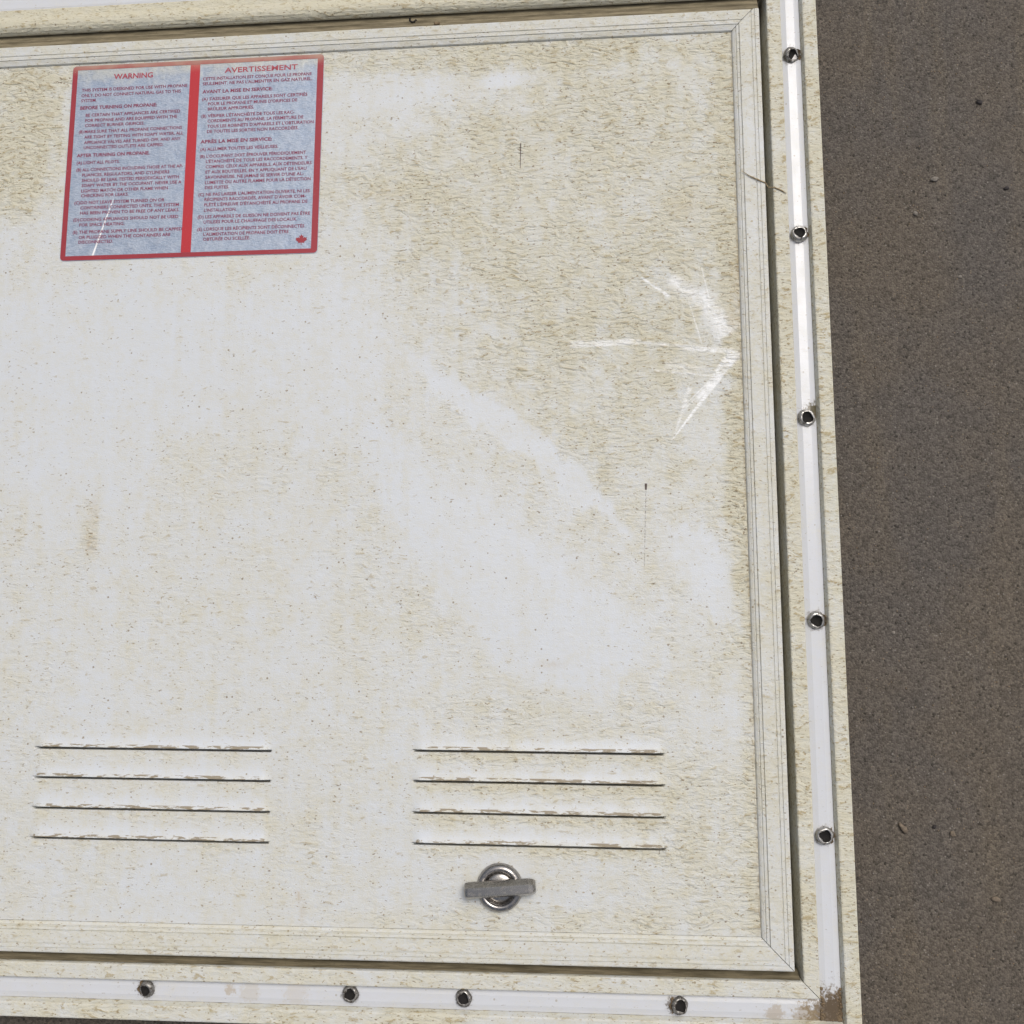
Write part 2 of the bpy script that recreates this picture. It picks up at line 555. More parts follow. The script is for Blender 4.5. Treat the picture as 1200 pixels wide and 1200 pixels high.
# ------------------------------------------------------------------ frame
frame = thing('hatch_frame', 'dirty cream metal frame with bare white screw channel lying on the asphalt around the door', 'frame',
              ((FI_L + FI_R) / 2, (FI_B + FI_T) / 2, 0))
FR = [(-1.6, -7.0), (-0.4, -0.2), (0.3, 0.6), (1.0, 0.8), (6.6, 0.8), (7.1, 0.55), (7.3, 0.1), (7.4, -3.6)]
FR_BODY = [(-0.9, -29.9), (-0.9, -9.0), (-0.15, -0.3), (0.1, 0.45), (0.6, 0.75), (6.7, 0.75), (7.15, 0.5), (7.3, 0.0), (7.3, -3.9),
           (-0.2, -3.9), (-0.2, -29.9)]
LEDGE = [(-3.3, -9.0), (-3.3, -6.6), (-3.0, -6.0), (-1.2, -3.4), (-0.5, -1.2), (-0.92, -9.0)]
FR_CH = [(7.35, -3.85), (7.4, -2.6), (9.6, -2.0), (10.4, -1.8), (14.6, -1.8), (15.6, -2.05), (17.4, -2.6), (17.5, -3.85)]
FR_OUT = [(17.55, -3.9), (17.6, -2.7), (18.5, 0.1), (18.7, 0.5), (19.4, 0.7), (25.0, 0.7), (25.5, 0.5), (25.7, 0.0), (25.7, -2.4),
          (24.6, -2.4), (24.5, -3.9)]
# the top rail carries the hinge: a wide rolled lip that overhangs the hinge leaf
TOP_BODY = [(-3.0, -29.9), (-3.0, -26), (3.6, -26), (3.6, -2.2), (0.4, -1.9), (0.0, -1.3), (0.1, -0.4), (0.9, 0.9), (2.2, 2.0),
            (4.0, 2.6), (6.4, 2.5), (8.2, 1.9), (9.8, 1.3), (13.8, 1.1), (14.3, 0.9), (14.45, 0.4), (14.45, -3.9), (4.6, -3.9), (4.6, -29.9)]
TOP_CH = [(s + 7.2, z) for s, z in FR_CH]
TOP_OUT = [(s + 7.2, z) for s, z in FR_OUT]
GAP = 0.2
SIDES = {
    'right': (lambda s, a_, z: (FI_R + s, a_, z), lambda s: FI_B - s + GAP, lambda s: FI_T + s - GAP, MAT_FRAME_V),
    'left': (lambda s, a_, z: (FI_L - s, a_, z), lambda s: FI_B - s + GAP, lambda s: FI_T + s - GAP, MAT_FRAME_V),
    'bottom': (lambda s, a_, z: (a_, FI_B - s, z), lambda s: FI_L - s + GAP, lambda s: FI_R + s - GAP, MAT_FRAME_H),
    'top': (lambda s, a_, z: (a_, FI_T + s, z), lambda s: FI_L - s + GAP, lambda s: FI_R + s - GAP, MAT_FRAME_H)}
for side, (pl, a0, a1, mt) in SIDES.items():
    if side == 'top':
        # square-cut lip that runs behind the uprights
        t0, t1 = (lambda s: FI_L - min(s, 7.2) + GAP), (lambda s: FI_R + min(s, 7.2) - GAP - 0.1)
        r = extrude('frame_rail', TOP_BODY, pl, lambda s: FI_L + 0.6, lambda s: FI_R - 2.0, True, MAT_LIP, frame, 24)
        extrude('screw_channel', TOP_CH, pl, lambda s: FI_L - 7.5, lambda s: FI_R + 7.3, True, MAT_CHAN, r, 2)
        extrude('outer_flange', TOP_OUT, pl, lambda s: FI_L - 20, lambda s: FI_R + 17.4, True, mt, r, 2)
    elif side in ('right', 'left'):
        r = extrude('frame_rail', FR_BODY, pl, a0, lambda s: FI_T + 33, True, mt, frame, 24, wob=0.12)
        # the upright channel runs through to the ends
        extrude('screw_channel', FR_CH, pl, lambda s: FI_B - 17.4, lambda s: FI_T + 33, True, MAT_CHAN, r, 24, wob=0.10)
        extrude('outer_flange', FR_OUT, pl, lambda s: FI_B - FT, lambda s: FI_T + 33, True, mt, r, 24, wob=0.10)
    else:
        r = extrude('frame_rail', FR_BODY, pl, a0, a1, True, mt, frame, 24)
        extrude('inner_ledge', LEDGE, pl, lambda s: FI_L + 3.5, lambda s: FI_R - 1.2, True, MAT_HINGE, r, 4)
        extrude('screw_channel', FR_CH, pl, lambda s: FI_L - 7.3, lambda s: FI_R + 7.28, True, MAT_CHAN, r, 24)
        extrude('outer_flange', FR_OUT, pl, lambda s: FI_L - 17.4, lambda s: FI_R + 17.5, True, mt, r, 24)
# rubber seal inside the opening, under the door edge
sb = []
for (x0, x1, y0, y1) in ((FI_R - 13, FI_R - 1.7, FI_B + 1.7, FI_T - 2), (FI_L + 1.7, FI_L + 13, FI_B + 1.7, FI_T - 2),
                         (FI_L + 13.1, FI_R - 13.1, FI_B + 1.7, FI_B + 13), (FI_L + 13.1, FI_R - 13.1, FI_T - 14, FI_T - 2)):
    V = [(x, y, z) for z in (Z0 - 22, Z0 - 16.5) for x, y in ((x0, y0), (x1, y0), (x1, y1), (x0, y1))]
    F = [(0, 3, 2, 1), (4, 5, 6, 7), (0, 1, 5, 4), (1, 2, 6, 5), (2, 3, 7, 6), (3, 0, 4, 7)]
    mesh_obj('rubber_seal', V, F, MAT_SEAL, frame)


# screws: pan heads with a square recess
def screw_mesh(seed, mat):
    r_ = np.random.default_rng(seed)
    ph = r_.random(6) * 6.28
    V, F = [], []
    N = 24
    rings = [(4.35, -0.6), (4.3, 0.4), (4.0, 1.3), (3.5, 1.85), (3.05, 1.95)]
    for r, z in rings:
        for i in range(N):
            a_ = 2 * math.pi * i / N
            q = r * (1 + 0.035 * math.sin(2 * a_ + ph[0]) + 0.03 * math.sin(5 * a_ + ph[1]) + 0.05 * (r_.random() - 0.5))
            V.append((q * math.cos(a_), q * math.sin(a_), z + 0.25 * (r_.random() - 0.5)))
    for k in range(len(rings) - 1):
        for i in range(N):
            j = (i + 1) % N
            F.append((k * N + i, k * N + j, (k + 1) * N + j, (k + 1) * N + i))

    def sq(a_, h):     # rounded square
        c_, s_ = math.cos(a_), math.sin(a_)
        q = (abs(c_) ** 3 + abs(s_) ** 3) ** (-1 / 3)
        return h * q * c_, h * q * s_
    for h, z in ((2.6, 1.9), (2.4, 0.75)):
        for i in range(N):
            x, y = sq(2 * math.pi * i / N, h * (1 + 0.10 * math.sin(3 * 6.283 * i / N + ph[2]) + 0.16 * (r_.random() - 0.5)))
            V.append((x, y, z))
    b = (len(rings) - 1) * N
    for k in range(2):
        for i in range(N):
            j = (i + 1) % N
            F.append((b + k * N + i, b + k * N + j, b + (k + 1) * N + j, b + (k + 1) * N + i))
    F.append(tuple(b + 2 * N + i for i in range(N)))
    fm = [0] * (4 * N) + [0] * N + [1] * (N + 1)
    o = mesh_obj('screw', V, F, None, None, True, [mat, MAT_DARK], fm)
    return o


scr = [(147.5, 240.6), (147.6, 142.1), (147.5, 45.9), (148.0, -54.6), (147.7, -155.6),
       (-179.2, -232.7), (-78.2, -232.4), (-23.4, -232.8), (78.3, -233.4)]
tilt = [(0.34, 0.30, 0.3), (-0.10, 0.12, 0.8), (0.08, 0.05, 0.2), (0.05, -0.14, 1.1), (0.02, 0.06, 0.5),
        (0.2, -0.25, 0.2), (-0.05, 0.1, 0.9), (-0.1, 0.02, 0.4), (0.1, 0.22, 1.2)]
for i, (p, t) in enumerate(zip(scr, tilt)):
    o = screw_mesh(50 + i, MAT_SCREW if i in (1, 2, 3, 4) else MAT_SCREW_D)
    o.location = (p[0] * MM, p[1] * MM, (Z0 - 2.0 + (0.0 if i == 0 else 0.45)) * MM)
    o.rotation_euler = t
    o.scale = (0.92, 0.92, 0.92) if i > 4 else (1, 1, 1)
    adopt(o, frame)

# torn burrs of metal beside some screws
def burr(x, y, r, ang):
    V, F = [], []
    N = 7
    for i in range(N):
        t = ang + i / (N - 1) * 1.7
        rr = r * (1 + 0.12 * math.sin(i * 2.3))
        V.append(((x + rr * math.cos(t)), (y + rr * math.sin(t)), Z0 - 2.1))
        hgt = 1.6 * math.sin(math.pi * i / (N - 1)) + 0.3 * (i % 2)
        V.append(((x + rr * 1.22 * math.cos(t)), (y + rr * 1.22 * math.sin(t)), Z0 - 2.0 + hgt))
        V.append(((x + rr * 1.36 * math.cos(t)), (y + rr * 1.36 * math.sin(t)), Z0 - 2.1))
    for i in range(N - 1):
        for c_ in range(3):
            d_ = (c_ + 1) % 3
            F.append((3 * i + c_, 3 * i + d_, 3 * i + 3 + d_, 3 * i + 3 + c_))
    F += [(0, 2, 1), (3 * N - 3, 3 * N - 2, 3 * N - 1)]
    return mesh_obj('metal_burr', V, F, MAT_MUDB, frame)


for x, y, r, an in ((147.5, 240.6, 3.7, -0.5), (147.6, 142.1, 3.6, -0.3), (148.0, -54.6, 3.7, -0.6), (147.7, -155.6, 3.6, -0.9),
                    (-179.2, -232.7, 3.5, 2.2), (78.3, -233.4, 3.6, 2.3)):
    burr(x, y, r, an)


# lumps of mud caught in the lower right corner of the channel
def lump(cx, cy, cz, rx, ry, rz, seed, n1=10, n2=7):
    r_ = np.random.default_rng(seed)
    V, F = [], []
    for i in range(n2 + 1):
        ph = math.pi * i / n2
        for j in range(n1):
            th = 2 * math.pi * j / n1
            q = 1 + 0.5 * (r_.random() - 0.5) * (1 if 0 < i < n2 else 0)
            V.append((cx + rx * q * math.sin(ph) * math.cos(th), cy + ry * q * math.sin(ph) * math.sin(th), cz + rz * q * math.cos(ph)))
    for i in range(n2):
        for j in range(n1):
            k2 = (j + 1) % n1
            F.append((i * n1 + j, (i + 1) * n1 + j, (i + 1) * n1 + k2, i * n1 + k2))
    return V, F


VV, FF = [], []
for i in range(150):
    t = random.random()
    x = 152.2 - 9.5 * random.random() ** 1.5
    y = -238 + 14 * random.random() ** 2.2
    r = 0.25 + 0.45 * random.random()
    v, f = lump(x, y, Z0 - 2.3, r * 1.4, r * 1.2, 0.3 + 0.3 * random.random(), 100 + i, 7, 5)
    b = len(VV); VV += v; FF += [tuple(q + b for q in p) for p in f]
mudc = mesh_obj('dried_mud', VV, FF, MAT_MUDB, frame, True)
mudc['kind'] = 'stuff'

# ------------------------------------------------------------------ door
door = thing('hatch_door', 'dirty white compartment door with louvres, latch and propane warning label', 'door',
             ((PX0 + PX1) / 2, (PY0 + PY1) / 2, 0))
RAIL = [(0.0, -1.2), (0.0, 0.15), (0.5, 0.8), (1.5, 1.3), (1.75, 0.95), (2.05, 0.95), (2.3, 1.6), (3.5, 1.8), (3.7, 1.35), (3.95, 2.1),
        (9.6, 2.3), (9.8, 1.85), (10.1, 1.85), (10.3, 2.3), (11.7, 2.35), (11.9, 1.95), (12.1, 2.35), (13.7, 2.35), (14.2, 2.1),
        (14.4, 1.6), (14.4, -15), (0.0, -15)]
RAIL_T = [(0.0, -1.2), (0.0, 0.3), (0.4, 1.0), (2.6, 1.7), (2.8, 1.5), (3.1, 1.5), (3.3, 2.0), (5.2, 2.1), (5.45, 1.6), (5.8, 2.1),
          (10.4, 2.4), (10.9, 2.2), (11.2, 1.7), (11.3, 0.6), (11.35, -15), (0.0, -15)]
G2 = 0.2
extrude('trim_rail', RAIL, lambda s, a_, z: (PX1 + s, a_, z), lambda s: PY0 - s + G2, lambda s: PY1 + min(s, 11.4) - G2, True, MAT_RAIL_V, door, 30, wob=0.1)
extrude('trim_rail', RAIL, lambda s, a_, z: (PX0 - s, a_, z), lambda s: PY0 - s + G2, lambda s: PY1 + min(s, 11.4) - G2, True, MAT_RAIL_V, door, 30, wob=0.1)
extrude('trim_rail', RAIL, lambda s, a_, z: (a_, PY0 - s, z), lambda s: PX0 - s + G2, lambda s: PX1 + s - G2, True, MAT_RAIL_H, door, 30)
extrude('trim_rail', RAIL_T, lambda s, a_, z: (a_, PY1 + s, z), lambda s: PX0 - s + G2, lambda s: PX1 + s - G2, True, MAT_RAIL_H, door, 30)
# hinge leaf: a shallow trough between the top trim and the rolled lip of the frame
HL = [(11.4, -14), (11.4, 0.7), (11.9, 0.9), (12.6, 0.5), (14.2, -0.9), (15.4, -1.3), (16.2, -1.0), (17.2, -1.8), (19.0, -2.4), (22.6, -2.8), (23.2, -14)]
extrude('hinge_leaf', HL, lambda s, a_, z: (a_, PY1 + s, z), lambda s: PX0 - RW, lambda s: PX1 + RW, True, MAT_HINGE, door, 6)
# core board that carries the skin
V = [(x, y, z) for z in (Z0 - 15, Z0 - 9) for x, y in ((PX0 + .3, PY0 + .3), (PX1 - .3, PY0 + .3), (PX1 - .3, PY1 - .3), (PX0 + .3, PY1 - .3))]
mesh_obj('core_board', V, [(0, 3, 2, 1), (4, 5, 6, 7), (0, 1, 5, 4), (1, 2, 6, 5), (2, 3, 7, 6), (3, 0, 4, 7)], MAT_CORE, door)

# --- skin with pressed louvres
LOUV = [(-181.6, 61.6, (-117.5, -132.2, -146.8, -161.2)), (12.2, 61.4, (-117.4, -132.0, -147.2, -161.9))]
LIPS = [-117.5, -132.1, -147.0, -161.6]
xs = np.linspace(PX0 + 0.05, PX1 - 0.14, 514)
ys = list(np.linspace(PY0 + 0.14, PY1 - 0.14, 508))
# extra rows hugging each lip
for L in LIPS:
    ys = [y for y in ys if not (L - 2.6 < y < L + 2.2)]
    ys += [L - 2.4, L - 1.9, L - 1.6, L - 1.36, L - 1.3, L - 0.12, L - 0.02, L + 0.25, L + 0.6, L + 1.0, L + 1.5, L + 2.0]
ys = np.array(sorted(ys))
X, Yb = np.meshgrid(xs, ys)


def sstep(v, a_, b_):
    t = np.clip((v - a_) / (b_ - a_), 0, 1)
    return t * t * (3 - 2 * t)


def vnoise(x, y, seed):
    """smooth value noise on arrays"""
    r_ = np.random.default_rng(seed)
    T = r_.random((256, 256))
    xi, yi = np.floor(x).astype(int), np.floor(y).astype(int)
    fx, fy = x - xi, y - yi
    fx, fy = fx * fx * (3 - 2 * fx), fy * fy * (3 - 2 * fy)
    q = lambda i, j: T[(yi + j) % 256, (xi + i) % 256]
    return (q(0, 0) * (1 - fx) + q(1, 0) * fx) * (1 - fy) + (q(0, 1) * (1 - fx) + q(1, 1) * fx) * fy


# the louvres sit slightly out of square
tiltx = np.where(X < -85, -0.007 * (X + 181.6), -0.007 * (X - 12.2))
tiltx = np.clip(tiltx, -0.5, 0.5) * sstep(Yb, -176, -166) * (1 - sstep(Yb, -104, -96))
mid_blend = 1 - sstep(np.abs(X + 85), 0, 28)
tiltx *= (1 - mid_blend)
Y = Yb + tiltx
Zg = 0.22 * (vnoise(X / 55, Y / 55, 3) - 0.5) * 2 + 0.05 * (vnoise(X / 9, Y / 9, 4) - 0.5)
edge = np.minimum.reduce([X - PX0, PX1 - X, Y - PY0, PY1 - Y])
Zg *= sstep(edge, 0, 25)
LIPM = np.zeros_like(X)
for (cx, hw, _l) in LOUV:
    wx = sstep(hw - np.abs(X - cx), -0.5, 5.0)
    wsl = sstep(hw - np.abs(X - cx), 0.0, 2.5)
    for L in LIPS:
        d = Yb - L
        hood = np.where(d >= -0.03, np.exp(-np.maximum(d, 0) / 2.9) * (1 - sstep(d, 8, 11)), 0)
        Zg += 1.5 * hood * wx
        slit = ((d < -0.1) & (d > -1.33)).astype(float)
        Zg = np.where(slit > 0, Zg * (1 - wsl) - 5.5 * wsl, Zg)
        dish = np.where(d <= -1.33, np.exp(-(-d - 1.33) / 1.6), 0)
        Zg -= 0.35 * dish * wx
        LIPM = np.maximum(LIPM, np.where((d > -0.05) & (d < 1.7), wx * np.where(d < 1.2, 1, 0.5), 0))

# --- how dirty each spot of the skin is
D = np.full_like(X, 0.33)


def blob(cx, cy, rx, ry, v, ang=0.0, p=2.0, mode='add'):
    global D
    c_, s_ = math.cos(ang), math.sin(ang)
    u = ((X - cx) * c_ + (Y - cy) * s_) / rx
    w = (-(X - cx) * s_ + (Y - cy) * c_) / ry
    wz = 0.9 * (vnoise(X / 16, Y / 16, 21) - 0.5) + 0.9 * (vnoise(X / 5, Y / 8, 22) - 0.5) + 0.5 * (vnoise(X / 1.8, Y / 3, 23) - 0.5)
    g_ = np.exp(-np.power(np.maximum(u * u + w * w + wz * 0.8, 0), p / 2))
    if mode == 'add':
        D = D + v * g_
    else:
        D = D * (1 - g_) + v * g_


# dirty places
blob(35, 160, 90, 95, 0.30, 0.0, 4)
blob(70, 225, 90, 36, 0.12)
blob(85, 60, 60, 130, 0.10, 0, 3)
blob(40, 60, 60, 60, 0.14, -0.5, 3)
blob(-68, 178, 34, 26, 0.30, 0.3)
blob(-20, 140, 45, 40, 0.12, 0.3)
blob(-274, 214, 26, 48, 0.62, 0, 4)
blob(-90, 248, 230, 9, 0.40, 0, 4)
blob(115, 130, 9, 160, 0.42, 0, 4)
blob(115, 20, 8, 60, 0.40, 0, 4)
blob(115, -120, 6, 80, 0.22, 0, 4)
blob(92, -100, 40, 60, 0.10, 0, 3)
blob(95, -170, 34, 40, 0.24)
blob(20, -100, 60, 14, 0.16)
blob(-55, -55, 45, 26, 0.14)
blob(-220, -6, 5, 18, 0.40)
blob(-255, 32, 30, 9, 0.22)
blob(-170, 28, 80, 18, 0.08)
blob(-60, 10, 30, 25, 0.12)
blob(10, -197, 90, 7, 0.22, 0, 4)
blob(14, -140, 66, 26, 0.12, 0, 6)
# washed places: broad and soft
blob(-66, 227, 34, 9, 0.24, 0.12, 3, 'mix')
blob(-5, 233, 12, 4.5, 0.10, 0.05, 4, 'mix')
blob(-205, 88, 115, 48, 0.13, 0.0, 4, 'mix')
blob(-240, 55, 60, 50, 0.15, 0.0, 3, 'mix')
blob(-100, 80, 30, 40, 0.14, 0, 3, 'mix')


def poly_mask(pts, soft):
    inside = np.zeros(X.shape, bool)
    dist = np.full(X.shape, 1e9)
    wx_ = X + 5.0 * (vnoise(X / 9, Y / 20, 41) - 0.5)
    wy_ = Y + 9.0 * (vnoise(X / 5, Y / 24, 42) - 0.5) + 3.0 * (vnoise(X / 1.7, Y / 9, 43) - 0.5)
    for (x0, y0), (x1, y1) in zip(pts, pts[1:] + pts[:1]):
        c_ = ((y0 > wy_) != (y1 > wy_)) & (wx_ < (x1 - x0) * (wy_ - y0) / (y1 - y0 + 1e-9) + x0)
        inside ^= c_
        dx_, dy_ = x1 - x0, y1 - y0
        t = np.clip(((wx_ - x0) * dx_ + (wy_ - y0) * dy_) / (dx_ * dx_ + dy_ * dy_), 0, 1)
        dist = np.minimum(dist, np.hypot(wx_ - x0 - t * dx_, wy_ - y0 - t * dy_))
    return sstep(np.where(inside, dist, -dist), -soft * 0.35, soft)


st = vnoise(X / 4.2, Y / 80, 31) * 0.55 + vnoise(X / 1.9, Y / 50, 32) * 0.45      # rubbing streaks running up and down
for pts, soft, amt, lo in (
        ([(-55, 88), (-17, 63), (18.5, 36), (44, 12), (63, -12), (59, -16), (38, 1), (12, 21), (-23, 46), (-52, 74)], 3.5, 0.92, 0.70),
        ([(-73, 59), (-35, 24), (0, 6), (34, -26), (69, -49), (71, -80), (42, -97), (0, -85), (-43, -34), (-74, 10)], 12.0, 0.97, 0.42),
        ([(76, -7), (97, -5), (109, -22), (109, -58), (96, -52), (80, -31)], 5.0, 0.85, 0.6),
        ([(79, -84), (114, -76), (115, -125), (102, -133), (82, -109)], 12.0, 0.6, 0.3),
        ([(-78, 100), (-66, 100), (-64, 20), (-78, 10)], 5.0, 0.7, 0.3)):
    m_ = poly_mask(pts, soft) * amt * (lo + (1 - lo) * sstep(st, 0.30, 0.62))
    D = D * (1 - m_) + 0.05 * m_
D += (st - 0.5) * 0.24
D += 0.16 * (vnoise(X / 26, Y / 26, 33) - 0.5) * np.clip(D * 2, 0, 1)
D += 0.22 * (vnoise(X / 7, Y / 6, 34) - 0.5) * np.clip(D * 2, 0, 1)
# dust lying below every louvre slit
for (cx, hw, _l) in LOUV:
    for L in LIPS:
        d = L - Yb
        D += (0.30 if cx > 0 else 0.16) * np.exp(-((d - 3.2) / 2.4) ** 2) * sstep(hw - np.abs(X - cx), -1, 5)
        D -= 0.22 * np.exp(-((d + 3.0) / 2.6) ** 2) * sstep(hw - np.abs(X - cx), -1, 5)
D = np.clip(D, 0, 1)
STAIN = np.zeros_like(X)
for (cx, cy, rx, ry, v) in ((-220, -14, 3.5, 5, 0.5), (-219, 2, 2.5, 8, 0.3), (-104.5, -187.5, 1.2, 2.6, 0.6), (-102.5, -195, 1.5, 5, 0.35),
                            (114.5, 118, 3, 14, 0.25), (113, 98, 2.5, 10, 0.3), (-70, 172, 14, 5, 0.15), (20, -76, 6, 2, 0.3), (90, 158, 8, 5, 0.2)):
    STAIN += v * np.exp(-(((X - cx) / rx) ** 2 + ((Y - cy) / ry) ** 2))
STAIN = np.clip(STAIN, 0, 1)

ny, nx = X.shape
V = np.stack([X, Y, Zg + Z0], -1).reshape(-1, 3) * MM
idx = np.arange(nx * ny).reshape(ny, nx)
quads = np.stack([idx[:-1, :-1], idx[:-1, 1:], idx[1:, 1:], idx[1:, :-1]], -1).reshape(-1, 4)
me = bpy.data.meshes.new('skin_panel')
me.vertices.add(len(V)); me.vertices.foreach_set('co', V.ravel())
me.loops.add(quads.size); me.loops.foreach_set('vertex_index', quads.ravel().astype(np.int32))
me.polygons.add(len(quads))
me.polygons.foreach_set('loop_start', np.arange(0, quads.size, 4, dtype=np.int32))
me.polygons.foreach_set('loop_total', np.full(len(quads), 4, dtype=np.int32))
me.update(calc_edges=True)
ca = me.color_attributes.new('dirt', 'FLOAT_COLOR', 'POINT')
ca.data.foreach_set('color', np.stack([D, LIPM, STAIN, np.ones_like(D)], -1).astype(np.float32).ravel())
me.materials.append(MAT_PANEL)
ys_steep = (np.abs(np.diff(Zg, axis=0)).max(axis=1) < 1.2)
sm = np.repeat(ys_steep, nx - 1)
me.polygons.foreach_set('use_smooth', sm.tolist())
panel = bpy.data.objects.new('skin_panel', me)
COL.objects.link(panel)
adopt(panel, door)


# ------------------------------------------------------------------ latch
def lathe(name, prof, cx, cy, cz, mat, parent, N=48):
    V, F = [], []
    for r, z in prof:
        for i in range(N):
            a_ = 2 * math.pi * i / N
            V.append((cx + r * math.cos(a_), cy + r * math.sin(a_), cz + z))
    for k in range(len(prof) - 1):
        for i in range(N):
            j = (i + 1) % N
            F.append((k * N + i, k * N + j, (k + 1) * N + j, (k + 1) * N + i))
    if prof[-1][0] > 0.001:
        F.append(tuple((len(prof) - 1) * N + i for i in range(N)))
    return mesh_obj(name, V, F, mat, parent, True)


LX, LY = -6.0, -181.4
latch = lathe('latch', [(11.2, -0.4), (11.3, 0.6), (11.1, 1.7), (10.5, 2.8), (9.6, 3.5), (8.7, 3.6), (8.0, 3.2), (7.5, 2.4), (7.2, 1.2), (7.1, 0.6)],
              LX, LY, Z0, MAT_LATCH, door)
latch['label'] = 'round dull chrome thumb latch with bar handle'
lathe('latch_core', [(7.05, 0.3), (6.9, 1.2), (6.3, 1.9), (5.0, 2.3), (3.0, 2.5), (1.0, 2.6), (0.3, 2.6)], LX, LY, Z0, MAT_BAR, latch)
bm = bmesh.new()
LH = 17.0
sect = [(-3.8, 2.9), (-3.8, 5.0), (-2.3, 8.4), (-1.9, 8.8), (1.4, 8.8), (1.9, 8.3), (3.8, 5.0), (3.8, 2.9)]
stations = [(-LH, 0.84, -1.3), (-LH + 0.7, 0.95, -0.5), (-LH + 2.0, 1.0, 0), (-6, 1.0, 0.25), (6, 1.0, 0.25), (LH - 3.2, 1.0, 0), (LH - 1.2, 0.9, -0.6), (LH, 0.7, -1.8)]
rings = []
for (u, s_, dz) in stations:
    rings.append([bm.verts.new((u, w * s_, z + dz * (z > 5) + (0.9 if abs(u) > 11 and z < 3 else 0))) for w, z in sect])
for r0, r1 in zip(rings, rings[1:]):
    for i in range(len(sect)):
        j = (i + 1) % len(sect)
        bm.faces.new((r0[i], r0[j], r1[j], r1[i]))
bm.faces.new(rings[0][::-1]); bm.faces.new(rings[-1])
bmesh.ops.recalc_face_normals(bm, faces=bm.faces)
bmesh.ops.bevel(bm, geom=[e_ for e_ in bm.edges if e_.calc_face_angle(0) > 0.5], offset=0.28, segments=2, affect='EDGES')
ang = math.radians(4.6)
for v in bm.verts:
    x, y = v.co.x, v.co.y
    v.co = Vector(((-5.5 + x * math.cos(ang) - y * math.sin(ang)) * MM, (-181.0 + x * math.sin(ang) + y * math.cos(ang)) * MM, (Z0 + v.co.z) * MM))
me = bpy.data.meshes.new('handle_bar'); bm.to_mesh(me); bm.free()
me.materials.append(MAT_BAR)
hb = bpy.data.objects.new('handle_bar', me); COL.objects.link(hb); adopt(hb, latch)

# ------------------------------------------------------------------ warning label
LBL = [(-246.2, 140.0), (-103.4, 139.8), (-102.4, 253.7), (-245.4, 253.6)]     # lower left, lower right, upper right, upper left


def lab(u, v):
    """label coordinates (mm from its lower left corner) to the door"""
    U, W = u / 143.0, v / 113.8
    p = [(1 - U) * (1 - W) * np.array(LBL[0]), U * (1 - W) * np.array(LBL[1]), U * W * np.array(LBL[2]), (1 - U) * W * np.array(LBL[3])]
    q = sum(p)
    return float(q[0]), float(q[1])


# follow the slightly wavy skin
def skin_z(x, y):
    i = np.clip(np.searchsorted(xs, x) - 1, 0, nx - 2)
    j = np.clip(np.searchsorted(ys, y) - 1, 0, ny - 2)
    fx = (x - xs[i]) / (xs[i + 1] - xs[i]); fy = (y - ys[j]) / (ys[j + 1] - ys[j])
    return (Zg[j, i] * (1 - fx) * (1 - fy) + Zg[j, i + 1] * fx * (1 - fy) + Zg[j + 1, i] * (1 - fx) * fy + Zg[j + 1, i + 1] * fx * fy)


def film_patch(name, outline_fn, lift, mat, parent, nu, nv, u0, u1, v0, v1, r=0.0):
    V, F = [], []
    for j in range(nv + 1):
        for i in range(nu + 1):
            u = u0 + (u1 - u0) * i / nu
            v = v0 + (v1 - v0) * j / nv
            if r > 0:   # round the corners
                du = max(u0 + r - u, 0, u - (u1 - r)); dv = max(v0 + r - v, 0, v - (v1 - r))
                if du > 0 and dv > 0:
                    L = max(du, dv) / math.hypot(du, dv)
                    cu = u0 + r if u < (u0 + u1) / 2 else u1 - r
                    cv = v0 + r if v < (v0 + v1) / 2 else v1 - r
                    u = cu + (u - cu) * L; v = cv + (v - cv) * L
            x, y = lab(u, v)
            V.append((x, y, Z0 + skin_z(x, y) + lift))
    for j in range(nv):
        for i in range(nu):
            b = j * (nu + 1) + i
            F.append((b, b + 1, b + nu + 2, b + nu + 1))
    return mesh_obj(name, V, F, mat, parent, True)


label = film_patch('warning_label', None, 0.22, MAT_FOIL, door, 100, 80, 0, 143.0, 0, 113.8, 2.2)
label['label'] = 'silver foil warning label with red border in two columns'


def strip(name, u0, u1, v0, v1, mat, lift=0.32, r=0):
    nu, nv = max(2, int((u1 - u0) / 1.4)), max(2, int((v1 - v0) / 1.4))
    return film_patch(name, None, lift, mat, label, nu, nv, u0, u1, v0, v1, r)


BL, BR_, BT, BB, BM0, BM1 = 3.1, 3.7, 2.7, 2.7, 67.8, 73.3
# one rounded border ring
def border():
    V, F = [], []
    N = 12

    def ring(u0, u1, v0, v1, r):
        pts = []
        for (cu, cv, a0_) in ((u1 - r, v1 - r, 0), (u0 + r, v1 - r, 90), (u0 + r, v0 + r, 180), (u1 - r, v0 + r, 270)):
            for i in range(7):
                t = math.radians(a0_ + 15 * i)
                pts.append((cu + r * math.cos(t), cv + r * math.sin(t)))
        out = []
        for p, q in zip(pts, pts[1:] + pts[:1]):
            m_ = max(1, int(math.dist(p, q) / 2.0))
            for s_ in range(m_):
                out.append((p[0] + (q[0] - p[0]) * s_ / m_, p[1] + (q[1] - p[1]) * s_ / m_))
        return out
    A_ = ring(0.25, 142.75, 0.25, 113.55, 2.1)
    # inner ring by moving each outer point in
    B_ = []
    for (u, v) in A_:
        B_.append((min(max(u, BL), 143 - BR_), min(max(v, BB), 113.8 - BT)))
    for (u, v) in A_ + B_:
        x, y = lab(u, v)
        V.append((x, y, Z0 + skin_z(x, y) + 0.32))
    n_ = len(A_)
    for i in range(n_):
        j = (i + 1) % n_
        F.append((i, j, n_ + j, n_ + i))
    return mesh_obj('red_border', V, F, MAT_RED, label)


